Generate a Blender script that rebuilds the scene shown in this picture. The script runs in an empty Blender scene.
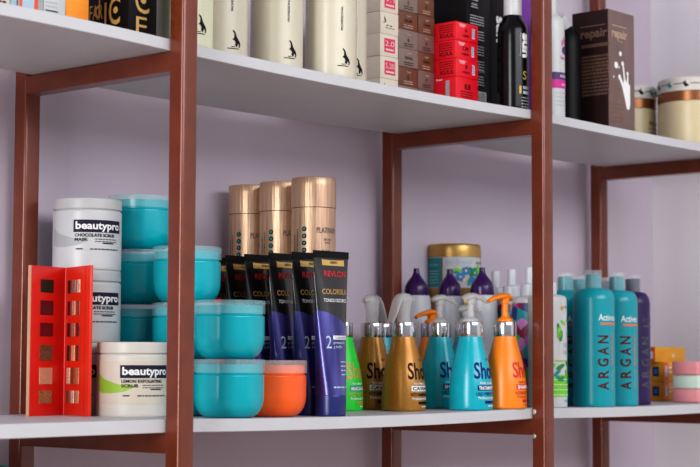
import bpy, bmesh, math, random
from mathutils import Vector, Matrix
random.seed(7)
SC = bpy.context.scene
COL = SC.collection
PI = math.pi
# ------------------------------------------------------------------ layout
Z0 = 1.05                      # top of the lower shelf above the floor
POST = 0.025
DEP = 0.343                    # rack depth
XF = [-0.56, 0.0, 0.795, 1.4514, 2.11]   # left faces of the frames along the rack
HU = 0.4707                    # underside of the upper shelf above the lower shelf top
TH = 0.0152
LIFT = 0.0018                  # the lower boards are a little thicker than the upper ones
BRH = 0.0262
WALL_Y = 0.362
WALL_X = 1.723
SAG_L = [0.0, 0.0042, 0.0031, 0.003]
SAG_U = [-0.0049, 0.0049, 0.0024, 0.003]
F_PX = 1704.95
CAM = Vector((-1.46595, -1.57494, 0.07443))
RV = Vector((0.66077771, -0.75057335, 0.00352988))
UV = Vector((-0.05875876, -0.04703951, 0.99716332))
FV = Vector((0.74827817, 0.65911071, 0.07518542))
FH = Vector((FV.x, FV.y, 0)).normalized()


def sag(x, tab):
    for i in range(4):
        a, b = XF[i] + POST / 2, XF[i + 1] + POST / 2
        if a <= x <= b:
            t = (x - a) / (b - a)
            return -tab[i] * 4 * t * (1 - t)
    return 0.0


def zl(x):
    return Z0 + LIFT + sag(x, SAG_L)


def zu(x):
    return Z0 + HU + TH + sag(x, SAG_U)


def PU(u, s):
    return P(350 + (u - 350) * 1.0125, s)


def P(u, s):
    """a spot on the shelf from the measured bearing and scale (pixels per metre)"""
    d = F_PX / s
    p = CAM + FH * d + RV * d * (u - 350) / F_PX
    return p.x, p.y


def XU(u, y, z=0.535):
    """where the line of sight of column u meets depth y at height z"""
    w = (u - 350) / F_PX
    q = RV - FV * w
    d = Vector((0, y - CAM.y, z - CAM.z))
    return CAM.x - (d.y * q.y + d.z * q.z) / q.x


def YU(u, x, z=0.535):
    w = (u - 350) / F_PX
    q = RV - FV * w
    return CAM.y - ((x - CAM.x) * q.x + (z - CAM.z) * q.z) / q.y


# ------------------------------------------------------------------ materials
def lin(c):
    c /= 255.0
    return c / 12.92 if c <= 0.04045 else ((c + 0.055) / 1.055) ** 2.4


def rgb(t):
    return (lin(t[0]), lin(t[1]), lin(t[2]), 1)


MATS = {}


def mat(name, c, rough=0.5, metal=0.0, var=0.06, scale=40, coat=0.0, alpha=1.0, bump=0.0, stretch=None, trans=0.0, spec=0.5, sss=0.0):
    if name in MATS:
        return MATS[name]
    m = bpy.data.materials.new(name)
    m.use_nodes = True
    nt = m.node_tree
    b = nt.nodes['Principled BSDF']
    tc = nt.nodes.new('ShaderNodeTexCoord')
    mp = nt.nodes.new('ShaderNodeMapping')
    nz = nt.nodes.new('ShaderNodeTexNoise')
    nz.inputs['Scale'].default_value = scale
    nz.inputs['Detail'].default_value = 4
    if stretch:
        mp.inputs['Scale'].default_value = stretch
    nt.links.new(tc.outputs['Object'], mp.inputs['Vector'])
    nt.links.new(mp.outputs[0], nz.inputs['Vector'])
    rp = nt.nodes.new('ShaderNodeValToRGB')
    base = rgb(c)
    rp.color_ramp.elements[0].position = 0.3
    rp.color_ramp.elements[1].position = 0.7
    rp.color_ramp.elements[0].color = tuple(v * (1 - var) for v in base[:3]) + (1,)
    rp.color_ramp.elements[1].color = tuple(min(1, v * (1 + var)) for v in base[:3]) + (1,)
    nt.links.new(nz.outputs['Fac'], rp.inputs['Fac'])
    nt.links.new(rp.outputs['Color'], b.inputs['Base Color'])
    b.inputs['Roughness'].default_value = rough
    b.inputs['Metallic'].default_value = metal
    b.inputs['Coat Weight'].default_value = coat
    b.inputs['Coat Roughness'].default_value = 0.12
    b.inputs['Alpha'].default_value = alpha
    b.inputs['Specular IOR Level'].default_value = spec
    b.inputs['Transmission Weight'].default_value = trans
    if sss:
        b.inputs['Subsurface Weight'].default_value = sss
        b.inputs['Subsurface Radius'].default_value = (0.01, 0.01, 0.01)
        b.inputs['Subsurface Scale'].default_value = 0.3
    if bump:
        bp = nt.nodes.new('ShaderNodeBump')
        bp.inputs['Strength'].default_value = bump
        bp.inputs['Distance'].default_value = 0.002
        nt.links.new(nz.outputs['Fac'], bp.inputs['Height'])
        nt.links.new(bp.outputs[0], b.inputs['Normal'])
    MATS[name] = m
    return m


def mat_tube():
    """colour tube: black above a slanting curved border, violet blue below"""
    if 'tube' in MATS:
        return MATS['tube']
    m = bpy.data.materials.new('tube')
    m.use_nodes = True
    nt = m.node_tree
    b = nt.nodes['Principled BSDF']
    tc = nt.nodes.new('ShaderNodeTexCoord')
    sx = nt.nodes.new('ShaderNodeSeparateXYZ')
    nt.links.new(tc.outputs['Object'], sx.inputs[0])

    def mth(op, a, bb):
        n = nt.nodes.new('ShaderNodeMath')
        n.operation = op
        for i, v in enumerate((a, bb)):
            if isinstance(v, (int, float)):
                n.inputs[i].default_value = v
            elif v is not None:
                nt.links.new(v, n.inputs[i])
        return n.outputs[0]
    x2 = mth('ADD', sx.outputs['X'], 0.035)
    q = mth('MULTIPLY', mth('MULTIPLY', x2, x2), 6.0)
    border = mth('SUBTRACT', mth('SUBTRACT', 0.150, mth('MULTIPLY', x2, 0.05)), q)
    low = mth('LESS_THAN', sx.outputs['Z'], border)
    nz = nt.nodes.new('ShaderNodeTexNoise')
    mp = nt.nodes.new('ShaderNodeMapping')
    mp.inputs['Scale'].default_value = (1.6, 1.0, 0.25)
    nt.links.new(tc.outputs['Object'], mp.inputs[0])
    nt.links.new(mp.outputs[0], nz.inputs['Vector'])
    nz.inputs['Scale'].default_value = 30
    rp = nt.nodes.new('ShaderNodeValToRGB')
    rp.color_ramp.elements[0].color = rgb((45, 42, 112))
    rp.color_ramp.elements[1].color = rgb((88, 84, 158))
    rp.color_ramp.elements[0].position = .35
    rp.color_ramp.elements[1].position = .65
    nt.links.new(nz.outputs['Fac'], rp.inputs['Fac'])
    mx = nt.nodes.new('ShaderNodeMix')
    mx.data_type = 'RGBA'
    nt.links.new(low, mx.inputs['Factor'])
    mx.inputs['A'].default_value = rgb((20, 19, 23))
    nt.links.new(rp.outputs[0], mx.inputs['B'])
    nt.links.new(mx.outputs['Result'], b.inputs['Base Color'])
    nt.links.new(mth('MULTIPLY', low, 0.45), b.inputs['Metallic'])
    b.inputs['Roughness'].default_value = 0.28
    b.inputs['Coat Weight'].default_value = 0.5
    MATS['tube'] = m
    return m


def mat_patchwork():
    if 'patch' in MATS:
        return MATS['patch']
    m = bpy.data.materials.new('patch')
    m.use_nodes = True
    nt = m.node_tree
    b = nt.nodes['Principled BSDF']
    tc = nt.nodes.new('ShaderNodeTexCoord')
    mp = nt.nodes.new('ShaderNodeMapping')
    mp.inputs['Scale'].default_value = (1, 1, 0.7)
    vo = nt.nodes.new('ShaderNodeTexVoronoi')
    vo.inputs['Scale'].default_value = 78
    nt.links.new(tc.outputs['Object'], mp.inputs[0])
    nt.links.new(mp.outputs[0], vo.inputs['Vector'])
    sp = nt.nodes.new('ShaderNodeSeparateColor')
    nt.links.new(vo.outputs['Color'], sp.inputs[0])
    rp = nt.nodes.new('ShaderNodeValToRGB')
    rp.color_ramp.interpolation = 'CONSTANT'
    cols = [(226, 30, 120), (176, 90, 180), (20, 160, 170), (245, 140, 60), (70, 190, 70), (140, 30, 80), (214, 140, 210), (40, 60, 130)]
    el = rp.color_ramp.elements
    el[0].color = rgb(cols[0])
    el[1].position = 1 / 8
    el[1].color = rgb(cols[1])
    for i in range(2, 8):
        e = el.new(i / 8)
        e.color = rgb(cols[i])
    nt.links.new(sp.outputs[0], rp.inputs[0])
    nt.links.new(rp.outputs[0], b.inputs['Base Color'])
    b.inputs['Roughness'].default_value = 0.4
    MATS['patch'] = m
    return m


def mat_glitter(name, c1, c2):
    if name in MATS:
        return MATS[name]
    m = bpy.data.materials.new(name)
    m.use_nodes = True
    nt = m.node_tree
    b = nt.nodes['Principled BSDF']
    tc = nt.nodes.new('ShaderNodeTexCoord')
    vo = nt.nodes.new('ShaderNodeTexVoronoi')
    vo.inputs['Scale'].default_value = 900
    nt.links.new(tc.outputs['Object'], vo.inputs['Vector'])
    sp = nt.nodes.new('ShaderNodeSeparateColor')
    nt.links.new(vo.outputs['Color'], sp.inputs[0])
    rp = nt.nodes.new('ShaderNodeValToRGB')
    rp.color_ramp.elements[0].color = rgb(c1)
    rp.color_ramp.elements[1].color = rgb(c2)
    nt.links.new(sp.outputs[0], rp.inputs[0])
    nt.links.new(rp.outputs[0], b.inputs['Base Color'])
    b.inputs['Roughness'].default_value = 0.35
    b.inputs['Metallic'].default_value = 0.3
    MATS[name] = m
    return m


M_FRAME = mat('rack_paint', (112, 50, 27), 0.3, 0.1, 0.14, 30, bump=0.04, coat=0.35)
M_BOARD = mat('white_board', (198, 199, 203), 0.45, 0, 0.02, 20)
M_WALL = mat('lavender_wall', (200, 188, 202), 0.85, 0, 0.03, 4, bump=0.05)
M_WALL2 = mat('pale_wall', (226, 225, 230), 0.85, 0, 0.02, 3, bump=0.05)
M_FLOOR = mat('floor_tile', (164, 140, 120), 0.5, 0, 0.06, 6)
M_WHITE = mat('white_plastic', (200, 202, 204), 0.35, 0, 0.02)
M_WHITE2 = mat('white_lid', (190, 191, 192), 0.4, 0, 0.02)
M_CREAMW = mat('creamy_white_plastic', (210, 205, 197), 0.38, 0, 0.02)
M_TEAL = mat('teal_plastic', (0, 168, 182), 0.22, 0, 0.03)
M_TEALB = mat('teal_bottle', (0, 168, 186), 0.26, 0, 0.04)
M_TEALC = mat('teal_argan', (0, 150, 164), 0.28, 0, 0.04)
M_ORANGE = mat('orange_cream', (244, 100, 34), 0.33, 0, 0.03)
M_LIDC = mat('frosted_lid', (176, 226, 232), 0.2, 0, 0.03, alpha=0.3)
M_LIDO = mat('frosted_lid_orange', (240, 222, 214), 0.3, 0, 0.03, alpha=0.3)
M_CLEAR = mat('clear_cap', (225, 235, 238), 0.15, 0, 0.02, alpha=0.22)
M_FROST = mat('frosted_pump', (215, 215, 215), 0.25, 0, 0.02, alpha=0.42)
M_BLACK = mat('black_ink', (22, 20, 28), 0.5, 0, 0.05, spec=0.15)
M_INK = mat('grey_ink', (84, 82, 92), 0.6, 0, 0.05)
M_BANNER = mat('dark_banner', (44, 38, 62), 0.5, 0, 0.05, spec=0.15)
M_PWHITE = mat('white_ink', (236, 236, 236), 0.5, 0, 0.02)
M_SWG = mat('grey_swash', (172, 176, 180), 0.5, 0, 0.04)
M_SWL = mat('green_swash', (150, 186, 62), 0.5, 0, 0.05)
M_LABL = mat('cream_label', (210, 199, 184), 0.5, 0, 0.02)
M_SILVER = mat('chrome', (206, 208, 212), 0.17, 1.0, 0.02)
M_BROWN = mat('bronze_plastic', (176, 122, 48), 0.3, 0.3, 0.06, 200)
M_GREEN = mat('lime_plastic', (30, 214, 62), 0.35, 0, 0.03)
M_ORB = mat('orange_bottle_plastic', (240, 134, 22), 0.33, 0, 0.03)
M_NAVY = mat('navy_ink', (22, 34, 110), 0.5, 0, 0.04, spec=0.15)
M_RED = mat('red_ink', (206, 30, 36), 0.5, 0, 0.05)
M_GOLD = mat('gold_foil', (206, 172, 104), 0.35, 0.6, 0.08)
M_GOLDI = mat('gold_ink', (196, 160, 84), 0.45, 0.1, 0.06)
M_PUR = mat('purple_cap', (62, 26, 92), 0.25, 0, 0.05)
M_PURB = mat('purple_bottle', (42, 10, 84), 0.35, 0, 0.05)
M_WBOT = mat('white_bottle', (202, 204, 212), 0.35, 0, 0.03)
M_TUBECAP = mat('tube_cap', (36, 44, 108), 0.3, 0.1, 0.05)
M_CREAM = mat('cream_plastic', (205, 198, 178), 0.33, 0, 0.02)
M_CREAMG = mat('cream_plastic_greenish', (210, 212, 184), 0.33, 0, 0.02)
M_CARTW = mat('cream_card', (222, 211, 194), 0.6, 0, 0.03)
M_PINKL = mat('pink_ink', (222, 58, 104), 0.5, 0, 0.04)
M_CARTR = mat('red_card', (224, 14, 40), 0.4, 0, 0.05)
M_CARTK = mat('black_card', (20, 18, 20), 0.4, 0, 0.1, spec=0.15)
M_CARTB = mat('brown_card', (112, 66, 44), 0.5, 0, 0.08)
M_CARTG = mat('taupe_card', (134, 116, 108), 0.5, 0, 0.06)
M_CARTM = mat('mauve_card', (122, 92, 86), 0.5, 0, 0.06)
M_INKLT = mat('pale_brown_ink', (190, 164, 150), 0.6, 0, 0.05)
M_CHOC = mat('chocolate_card', (54, 36, 36), 0.38, 0, 0.08, spec=0.15)
M_CHOCF = mat('chocolate_front', (116, 92, 88), 0.38, 0, 0.12, 18, stretch=(3, 3, 0.6))
M_BRONZEI = mat('bronze_ink', (190, 164, 140), 0.5, 0.2, 0.06)
M_TAN = mat('tan_ink', (130, 100, 84), 0.5, 0.1, 0.06)
M_COPPER = mat('copper_band', (142, 92, 54), 0.32, 0.5, 0.06)
M_JCREAM = mat('jar_cream', (212, 197, 160), 0.35, 0, 0.02)
M_PINK = mat('pink_pack', (226, 150, 156), 0.6, 0, 0.04)
M_MINT = mat('mint_pack', (206, 224, 210), 0.6, 0, 0.03)
M_YEL = mat('yellow_card', (226, 160, 28), 0.45, 0, 0.05)
M_ORC = mat('orange_card', (226, 84, 30), 0.45, 0, 0.05)
M_ORC2 = mat('orange_carton', (238, 146, 34), 0.45, 0, 0.05)
M_DKGREEN = mat('dark_green_card', (10, 88, 78), 0.5, 0, 0.05)
M_PINKPU = mat('magenta_ink', (206, 40, 150), 0.5, 0, 0.04)
M_PURINK = mat('purple_ink', (74, 40, 104), 0.5, 0, 0.04)
M_PURC = mat('purple_card', (112, 30, 150), 0.35, 0, 0.12, 20)
M_PAL = mat('palette_red', (226, 50, 24), 0.38, 0, 0.05)
M_PALIN = mat('palette_inside_red', (212, 32, 24), 0.32, 0, 0.05)
M_PALEDGE = mat('palette_edge', (206, 160, 130), 0.6, 0, 0.05)
M_TINK = mat('teal_ink', (16, 140, 140), 0.5, 0, 0.05)
M_LEAF = mat('leaf_ink', (30, 140, 60), 0.5, 0, 0.1)
M_LIME = mat('lime_ink', (118, 204, 52), 0.5, 0, 0.05)
M_BLUE = mat('blue_ink', (30, 120, 190), 0.5, 0, 0.05)
M_PEACH = mat('peach_ink', (236, 190, 150), 0.5, 0, 0.05)
M_RUST = mat('rust_ink', (88, 30, 24), 0.5, 0, 0.05, spec=0.15)
M_ORINK = mat('orange_ink', (226, 110, 70), 0.5, 0, 0.05)
M_GOLDLID = mat('gold_lid', (186, 150, 88), 0.32, 0.6, 0.05)
M_LBLUE = mat('pale_blue_ink', (172, 196, 212), 0.5, 0, 0.03)
M_TIN = mat('rose_gold_tin', (192, 158, 132), 0.34, 0.5, 0.2, 300, bump=0.3, stretch=(1, 1, 0.04))
M_WELD = mat('bare_metal_chip', (190, 190, 180), 0.4, 0.5, 0.1)


# ------------------------------------------------------------------ mesh helpers
def link(name, me, parent=None, loc=(0, 0, 0)):
    o = bpy.data.objects.new(name, me)
    COL.objects.link(o)
    if parent is not None:
        o.parent = parent
    o.location = loc
    return o


def finish(bm, name, mats, parent=None, loc=(0, 0, 0), smooth=True, angle=35):
    bmesh.ops.recalc_face_normals(bm, faces=bm.faces)
    me = bpy.data.meshes.new(name)
    bm.to_mesh(me)
    bm.free()
    for m in (mats if isinstance(mats, (list, tuple)) else [mats]):
        me.materials.append(m)
    if smooth:
        me.polygons.foreach_set('use_smooth', [True] * len(me.polygons))
        me.set_sharp_from_angle(angle=math.radians(angle))
    return link(name, me, parent, loc)


def tag(o, label, cat, group=None, kind=None):
    if label:
        o['label'] = label
    if cat:
        o['category'] = cat
    if group:
        o['group'] = group
    if kind:
        o['kind'] = kind
    return o


def empty(name, loc, rz, label, cat, group=None):
    o = bpy.data.objects.new(name, None)
    COL.objects.link(o)
    o.location = loc
    o.rotation_euler = (0, 0, rz)
    o.empty_display_size = 0.02
    return tag(o, label, cat, group)


def add_box(bm, x0, x1, y0, y1, z0, z1, bev=0.0, seg=2, mi=0):
    r = bmesh.ops.create_cube(bm, size=1)
    vs = r['verts']
    for v in vs:
        v.co = Vector(((x0 + x1) / 2 + v.co.x * (x1 - x0), (y0 + y1) / 2 + v.co.y * (y1 - y0), (z0 + z1) / 2 + v.co.z * (z1 - z0)))
    fs = list({f for v in vs for f in v.link_faces})
    for f in fs:
        f.material_index = mi
    if bev:
        es = list({e for v in vs for e in v.link_edges})
        bmesh.ops.bevel(bm, geom=es, offset=bev, segments=seg, affect='EDGES', profile=0.5)


def smooth_profile(pts, n=3):
    """Chaikin rounding of a profile; a point given as (r, z, 1) stays sharp"""
    for _ in range(n):
        out = [pts[0]]
        for i in range(1, len(pts) - 1):
            a, b, c = pts[i - 1], pts[i], pts[i + 1]
            if len(b) > 2:
                out.append(b)
            else:
                out.append(tuple(b[k] * .75 + a[k] * .25 for k in (0, 1)))
                out.append(tuple(b[k] * .75 + c[k] * .25 for k in (0, 1)))
        out.append(pts[-1])
        pts = out
    return [(p[0], p[1]) for p in pts]


def add_lathe(bm, prof, n=48, cx=0.0, cy=0.0, mi=0, sy=1.0, z0=0.0):
    rings = []
    for r, z in prof:
        if r < 1e-6:
            rings.append([bm.verts.new((cx, cy, z + z0))])
        else:
            rings.append([bm.verts.new((cx + r * math.cos(2 * PI * k / n), cy + sy * r * math.sin(2 * PI * k / n), z + z0)) for k in range(n)])
    for a, b in zip(rings, rings[1:]):
        for k in range(n):
            k2 = (k + 1) % n
            try:
                if len(a) == 1 and len(b) == 1:
                    continue
                if len(a) == 1:
                    f = bm.faces.new((a[0], b[k], b[k2]))
                elif len(b) == 1:
                    f = bm.faces.new((a[k], a[k2], b[0]))
                else:
                    f = bm.faces.new((a[k], a[k2], b[k2], b[k]))
                f.material_index = mi
            except ValueError:
                pass


def lathe(name, prof, m, parent=None, n=48, loc=(0, 0, 0), sy=1.0, angle=35):
    bm = bmesh.new()
    add_lathe(bm, prof, n, sy=sy)
    return finish(bm, name, m, parent, loc, True, angle)


def sweep(bm, path, rad, n=14, mi=0):
    """tube through points with per-point (rw, rh) half widths; rw across, rh in the bending plane"""
    rings = []
    for i, p in enumerate(path):
        p = Vector(p)
        a = Vector(path[max(0, i - 1)])
        b = Vector(path[min(len(path) - 1, i + 1)])
        t = (b - a).normalized()
        side = Vector((0, 1, 0))
        if abs(t.dot(side)) > .95:
            side = Vector((1, 0, 0))
        up = t.cross(side).normalized()
        side = up.cross(t).normalized()
        rw, rh = rad[i]
        rings.append([bm.verts.new(p + side * rw * math.cos(2 * PI * k / n) + up * rh * math.sin(2 * PI * k / n)) for k in range(n)])
    for a, b in zip(rings, rings[1:]):
        for k in range(n):
            k2 = (k + 1) % n
            bm.faces.new((a[k], a[k2], b[k2], b[k])).material_index = mi
    bm.faces.new(rings[0]).material_index = mi
    bm.faces.new(list(reversed(rings[-1]))).material_index = mi


# ------------------------------------------------------------------ printed labels
_TXT = {}


def text_polys(s, bold=0.0):
    key = (s, bold)
    if key not in _TXT:
        cu = bpy.data.curves.new('t', 'FONT')
        cu.body = s
        cu.size = 1.0
        cu.offset = bold
        cu.resolution_u = 3
        ob = bpy.data.objects.new('t', cu)
        me = bpy.data.meshes.new_from_object(ob)
        vs = [(v.co.x, v.co.y) for v in me.vertices]
        fs = [tuple(p.vertices) for p in me.polygons]
        bpy.data.objects.remove(ob)
        bpy.data.curves.remove(cu)
        bpy.data.meshes.remove(me)
        _TXT[key] = (vs, fs)
    return _TXT[key]


class Print:
    """flat artwork in (a, z): a runs along the surface, z is height; build() lays it on a surface"""

    def __init__(self):
        self.items = []
        self.mats = []

    def mi(self, m):
        if m not in self.mats:
            self.mats.append(m)
        return self.mats.index(m)

    def poly(self, pts, m, lay=0):
        self.items.append(([tuple(p) for p in pts], [tuple(range(len(pts)))], self.mi(m), lay))
        return self

    def rect(self, a0, z0, a1, z1, m, lay=0):
        return self.poly([(a0, z0), (a1, z0), (a1, z1), (a0, z1)], m, lay)

    def disc(self, a, z, r, m, lay=0, n=14, sx=1.0):
        return self.poly([(a + sx * r * math.cos(2 * PI * k / n), z + r * math.sin(2 * PI * k / n)) for k in range(n)], m, lay)

    def text(self, s, a, z, h, m, lay=1, align='c', rot=0, w=None, bold=0.012, sx=1.0):
        """cap height h, (a, z) the anchor at the baseline; rot 90 reads upward, -90 downward"""
        vs, fs = text_polys(s, bold)
        if not vs:
            return self
        x0 = min(v[0] for v in vs)
        x1 = max(v[0] for v in vs)
        k = h / 0.70
        kx = k * sx if w is None else w / (x1 - x0)
        ox = {'c': (x0 + x1) / 2, 'l': x0, 'r': x1}[align]
        c, sn = math.cos(math.radians(rot)), math.sin(math.radians(rot))
        out = []
        for x, y in vs:
            X, Y = (x - ox) * kx, y * k
            out.append((a + X * c - Y * sn, z + X * sn + Y * c))
        self.items.append((out, fs, self.mi(m), lay))
        return self

    def lines(self, a0, a1, z, n, dz, h, m, lay=1):
        """rows of tiny illegible print"""
        for i in range(n):
            x = a0
            while x < a1 - 0.001:
                w = random.uniform(0.002, 0.006)
                e = min(a1, x + w)
                self.rect(x, z - i * dz, e, z - i * dz + h, m, lay)
                x = e + 0.0012
        return self

    def build(self, name, parent, surf, step=0.004, zstep=None, loc=(0, 0, 0)):
        bm = bmesh.new()
        for vs, fs, mi, lay in self.items:
            b2 = bmesh.new()
            vv = [b2.verts.new((x, z, 0)) for x, z in vs]
            for f in fs:
                try:
                    b2.faces.new([vv[i] for i in f])
                except ValueError:
                    pass
            for ax, st in ((0, step), (1, zstep)):
                if not st:
                    continue
                lo = min(v.co[ax] for v in b2.verts)
                hi = max(v.co[ax] for v in b2.verts)
                k = math.ceil(lo / st + 1e-6)
                while k * st < hi - 1e-6:
                    co = Vector((0, 0, 0))
                    co[ax] = k * st
                    no = Vector((0, 0, 0))
                    no[ax] = 1
                    bmesh.ops.bisect_plane(b2, geom=b2.verts[:] + b2.edges[:] + b2.faces[:], plane_co=co, plane_no=no, dist=1e-6)
                    k += 1
            eps = 0.00025 + 0.00022 * lay
            mp = {}
            for v in b2.verts:
                mp[v] = bm.verts.new(surf(v.co.x, v.co.y, eps))
            for f in b2.faces:
                try:
                    bm.faces.new([mp[v] for v in f.verts]).material_index = mi
                except ValueError:
                    pass
            b2.free()
        me = bpy.data.meshes.new(name)
        bm.to_mesh(me)
        bm.free()
        for m in self.mats:
            me.materials.append(m)
        return link(name, me, parent, loc)


def on_cyl(r):
    f = r if callable(r) else (lambda z: r)
    r0 = f(0.05) if callable(r) else r

    def s(a, z, e):
        q = f(z) + e
        t = a / r0
        return (q * math.sin(t), -q * math.cos(t), z)
    return s


def on_front(y):
    return lambda a, z, e: (a, y - e, z)


def on_left(x, ys):
    """face looking toward -X; a runs from the back toward the front edge"""
    return lambda a, z, e: (x - e, ys - a, z)


def interp(prof):
    def f(z):
        for (r0, z0), (r1, z1) in zip(prof, prof[1:]):
            if z0 <= z <= z1 and z1 > z0:
                return r0 + (r1 - r0) * (z - z0) / (z1 - z0)
        return prof[-1][0] if z > prof[-1][1] else prof[0][0]
    return f


# ------------------------------------------------------------------ room
def struct(name, x0, x1, y0, y1, z0, z1, m):
    bm = bmesh.new()
    add_box(bm, x0, x1, y0, y1, z0, z1)
    return tag(finish(bm, name, m, smooth=False), None, None, kind='structure')


struct('wall_back', -3.2, WALL_X, WALL_Y, WALL_Y + 0.1, 0, 2.9, M_WALL)
struct('wall_right', WALL_X, WALL_X + 0.1, -4.6, WALL_Y + 0.1, 0, 2.9, M_WALL2)
struct('floor', -3.2, WALL_X + 0.1, -4.6, WALL_Y + 0.1, -0.08, 0, M_FLOOR)

# ------------------------------------------------------------------ rack
rack = empty('storage_rack', (0, 0, 0), 0, 'reddish brown square tube metal rack carrying the white shelf boards', 'rack')
for i, x in enumerate(XF):
    for y in (0, DEP - POST):
        bm = bmesh.new()
        add_box(bm, x - .0012, x + POST + .0012, y - .0012, y + POST + .0003, 0, 2.05, 0.0045, 5)
        finish(bm, 'post', M_FRAME, rack)
    for zt in (Z0 - TH, Z0 + HU, 0.56, 2.0):
        bm = bmesh.new()
        add_box(bm, x + 0.0003, x + POST - 0.0003, POST - 0.001, DEP - POST + 0.001, zt - BRH, zt - 0.0007, 0.001, 1)
        finish(bm, 'brace', M_FRAME, rack)
for (zz, r) in ((-0.004, 0.0035), (-0.043, 0.003)):
    bm = bmesh.new()
    bmesh.ops.create_icosphere(bm, subdivisions=2, radius=r)
    for v in bm.verts:
        v.co = Vector((XF[2] - 0.0013 + v.co.x * .2, 0.0200 + v.co.y, Z0 + zz + v.co.z * 1.3))
    finish(bm, 'paint_chip', M_WELD, rack)


def board(i, top, tab, label, th=TH):
    a, b = XF[i] + POST / 2 + 0.0004, XF[i + 1] + POST / 2 - 0.0004
    y0, y1 = POST + 0.0005, DEP - POST - 0.008
    bm = bmesh.new()
    n = 28
    secs = []
    c = 0.0008
    for k in range(n + 1):
        x = a + (b - a) * k / n
        z = top + sag(x, tab)
        pr = [(y0, z - th + c), (y0 + c, z - th), (y1 - c, z - th), (y1, z - th + c), (y1, z - c), (y1 - c, z), (y0 + c, z), (y0, z - c)]
        secs.append([bm.verts.new((x, y, zz)) for y, zz in pr])
    for s, t in zip(secs, secs[1:]):
        for k in range(8):
            k2 = (k + 1) % 8
            bm.faces.new((s[k], s[k2], t[k2], t[k]))
    bm.faces.new(secs[0])
    bm.faces.new(secs[-1])
    tag(finish(bm, 'shelf_board', M_BOARD, angle=25), label, 'shelf')


board(0, Z0 + LIFT, SAG_L, 'white lower shelf board behind the red makeup palette side, cut by the picture edge', TH + LIFT)
board(1, Z0 + LIFT, SAG_L, 'white lower shelf board under the jars, tubes and pump bottles', TH + LIFT)
board(2, Z0 + LIFT, SAG_L, 'white lower shelf board under the tall teal bottles and pink packs', TH + LIFT)
board(0, Z0 + HU + TH, SAG_U, 'white upper shelf board under the orange carton and black gold-lettered carton')
board(1, Z0 + HU + TH, SAG_U, 'white upper shelf board under the cream bottles and red cartons')
board(2, Z0 + HU + TH, SAG_U, 'white upper shelf board under the chocolate brown carton and cream jars')
board(0, 0.575, [0] * 4, 'white bottom shelf board carrying the dark green carton')

# ------------------------------------------------------------------ white scrub jars
JR, JH = 0.0475, 0.099


def scrub_jar(u, s, z, phi, label, kind):
    x, y = P(u, s)
    t = empty('scrub_jar', (x, y, z if z is not None else zl(x)), math.radians(phi - 48.6), label, 'jar', 'white scrub jars')
    pr = smooth_profile([(0, 0), (0.042, 0), (JR, 0.0), (JR, 0.008), (JR, 0.076), (JR, 0.0822), (0.0445, 0.0835, 1), (0.0445, 0.0870, 1), (0, 0.0870)], 2)
    lathe('jar_body', pr, M_WHITE if kind != 'lemon' else M_CREAMW, t)
    pr = smooth_profile([(0.0445, 0.0845), (0.0472, 0.0845, 1), (0.0474, 0.0850), (0.0474, 0.0960), (0.0470, JH), (0.044, JH), (0, JH)], 2)
    lathe('lid', pr, M_WHITE2 if kind != 'lemon' else M_CREAMW, t)
    p = Print()
    if kind == 'lemon':
        p.rect(-0.075, 0.014, 0.075, 0.071, M_LABL, 0)
    sw = M_SWL if kind == 'lemon' else M_SWG
    p.poly([(-.074, .0555), (-.06, .047), (-.038, .0407), (-.015, .0390), (-.015, .037), (-.03, .0305), (-.05, .0285), (-.064, .0290), (-.074, .032)], sw, 1)
    p.rect(-.035, .0485, .039, .0655, M_BANNER, 1)
    p.text('beautypro', .002, .0530, .0100, M_PWHITE, 2, w=.068, bold=0.03)
    if kind == 'lemon':
        p.text('LEMON EXFOLIATING', -.033, .0425, .0040, M_BLACK, 2, 'l', bold=.03, w=.058)
        p.text('SCRUB', -.033, .0365, .0040, M_BLACK, 2, 'l', bold=.03, w=.022)
    else:
        p.text('CHOCOLATE SCRUB', -.033, .0425, .0040, M_BLACK, 2, 'l', bold=.03, w=.058)
        p.text('MASK', -.033, .0365, .0040, M_BLACK, 2, 'l', bold=.03, w=.018)
    p.lines(-.005, .03, .0385, 2, .0032, .0013, M_INK, 2)
    p.rect(.006, .0330, .024, .0345, M_BLACK, 2)
    p.rect(-.031, .0245, -.022, .0265, M_INK, 2)
    p.lines(-.012, .034, .0245, 1, .003, .0018, M_INK, 2)
    p.build('jar_label', t, on_cyl(JR), 0.004, loc=(0, 0, .003))
    return t


x, y = P(86.5, 720)
zb = zl(x)
scrub_jar(84, 722, zb, -14, 'white scrub jar at the bottom of its stack, behind the red palette', 'choc')
scrub_jar(86.5, 720, zb + JH, 28, 'white chocolate scrub jar in the middle of its stack, partly behind the red palette', 'choc')
scrub_jar(86.5, 720, zb + 2 * JH, 28, 'white chocolate scrub jar on top of its stack with grey swash label', 'choc')
scrub_jar(133.5, 744, None, 30, 'white scrub jar with lime green swash label standing beside the red palette', 'lemon')

# ------------------------------------------------------------------ makeup palette
PAL_H = 0.199
fx, fy = P(66, 738)
lx, ly = P(31.5, 757)
rx, ry = P(90, 760)
pal = empty('makeup_palette', (fx, fy, zl(fx)), 0, 'red eyeshadow palette standing half open like a book, two rows of pans', 'makeup palette')


def panel(px, py, name):
    """panel from the fold to (px, py); local x runs from the fold outward, local -y is the inner face for name left"""
    dx, dy = px - fx, py - fy
    L = math.hypot(dx, dy)
    o = bpy.data.objects.new(name, None)
    return dx, dy, L


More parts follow.
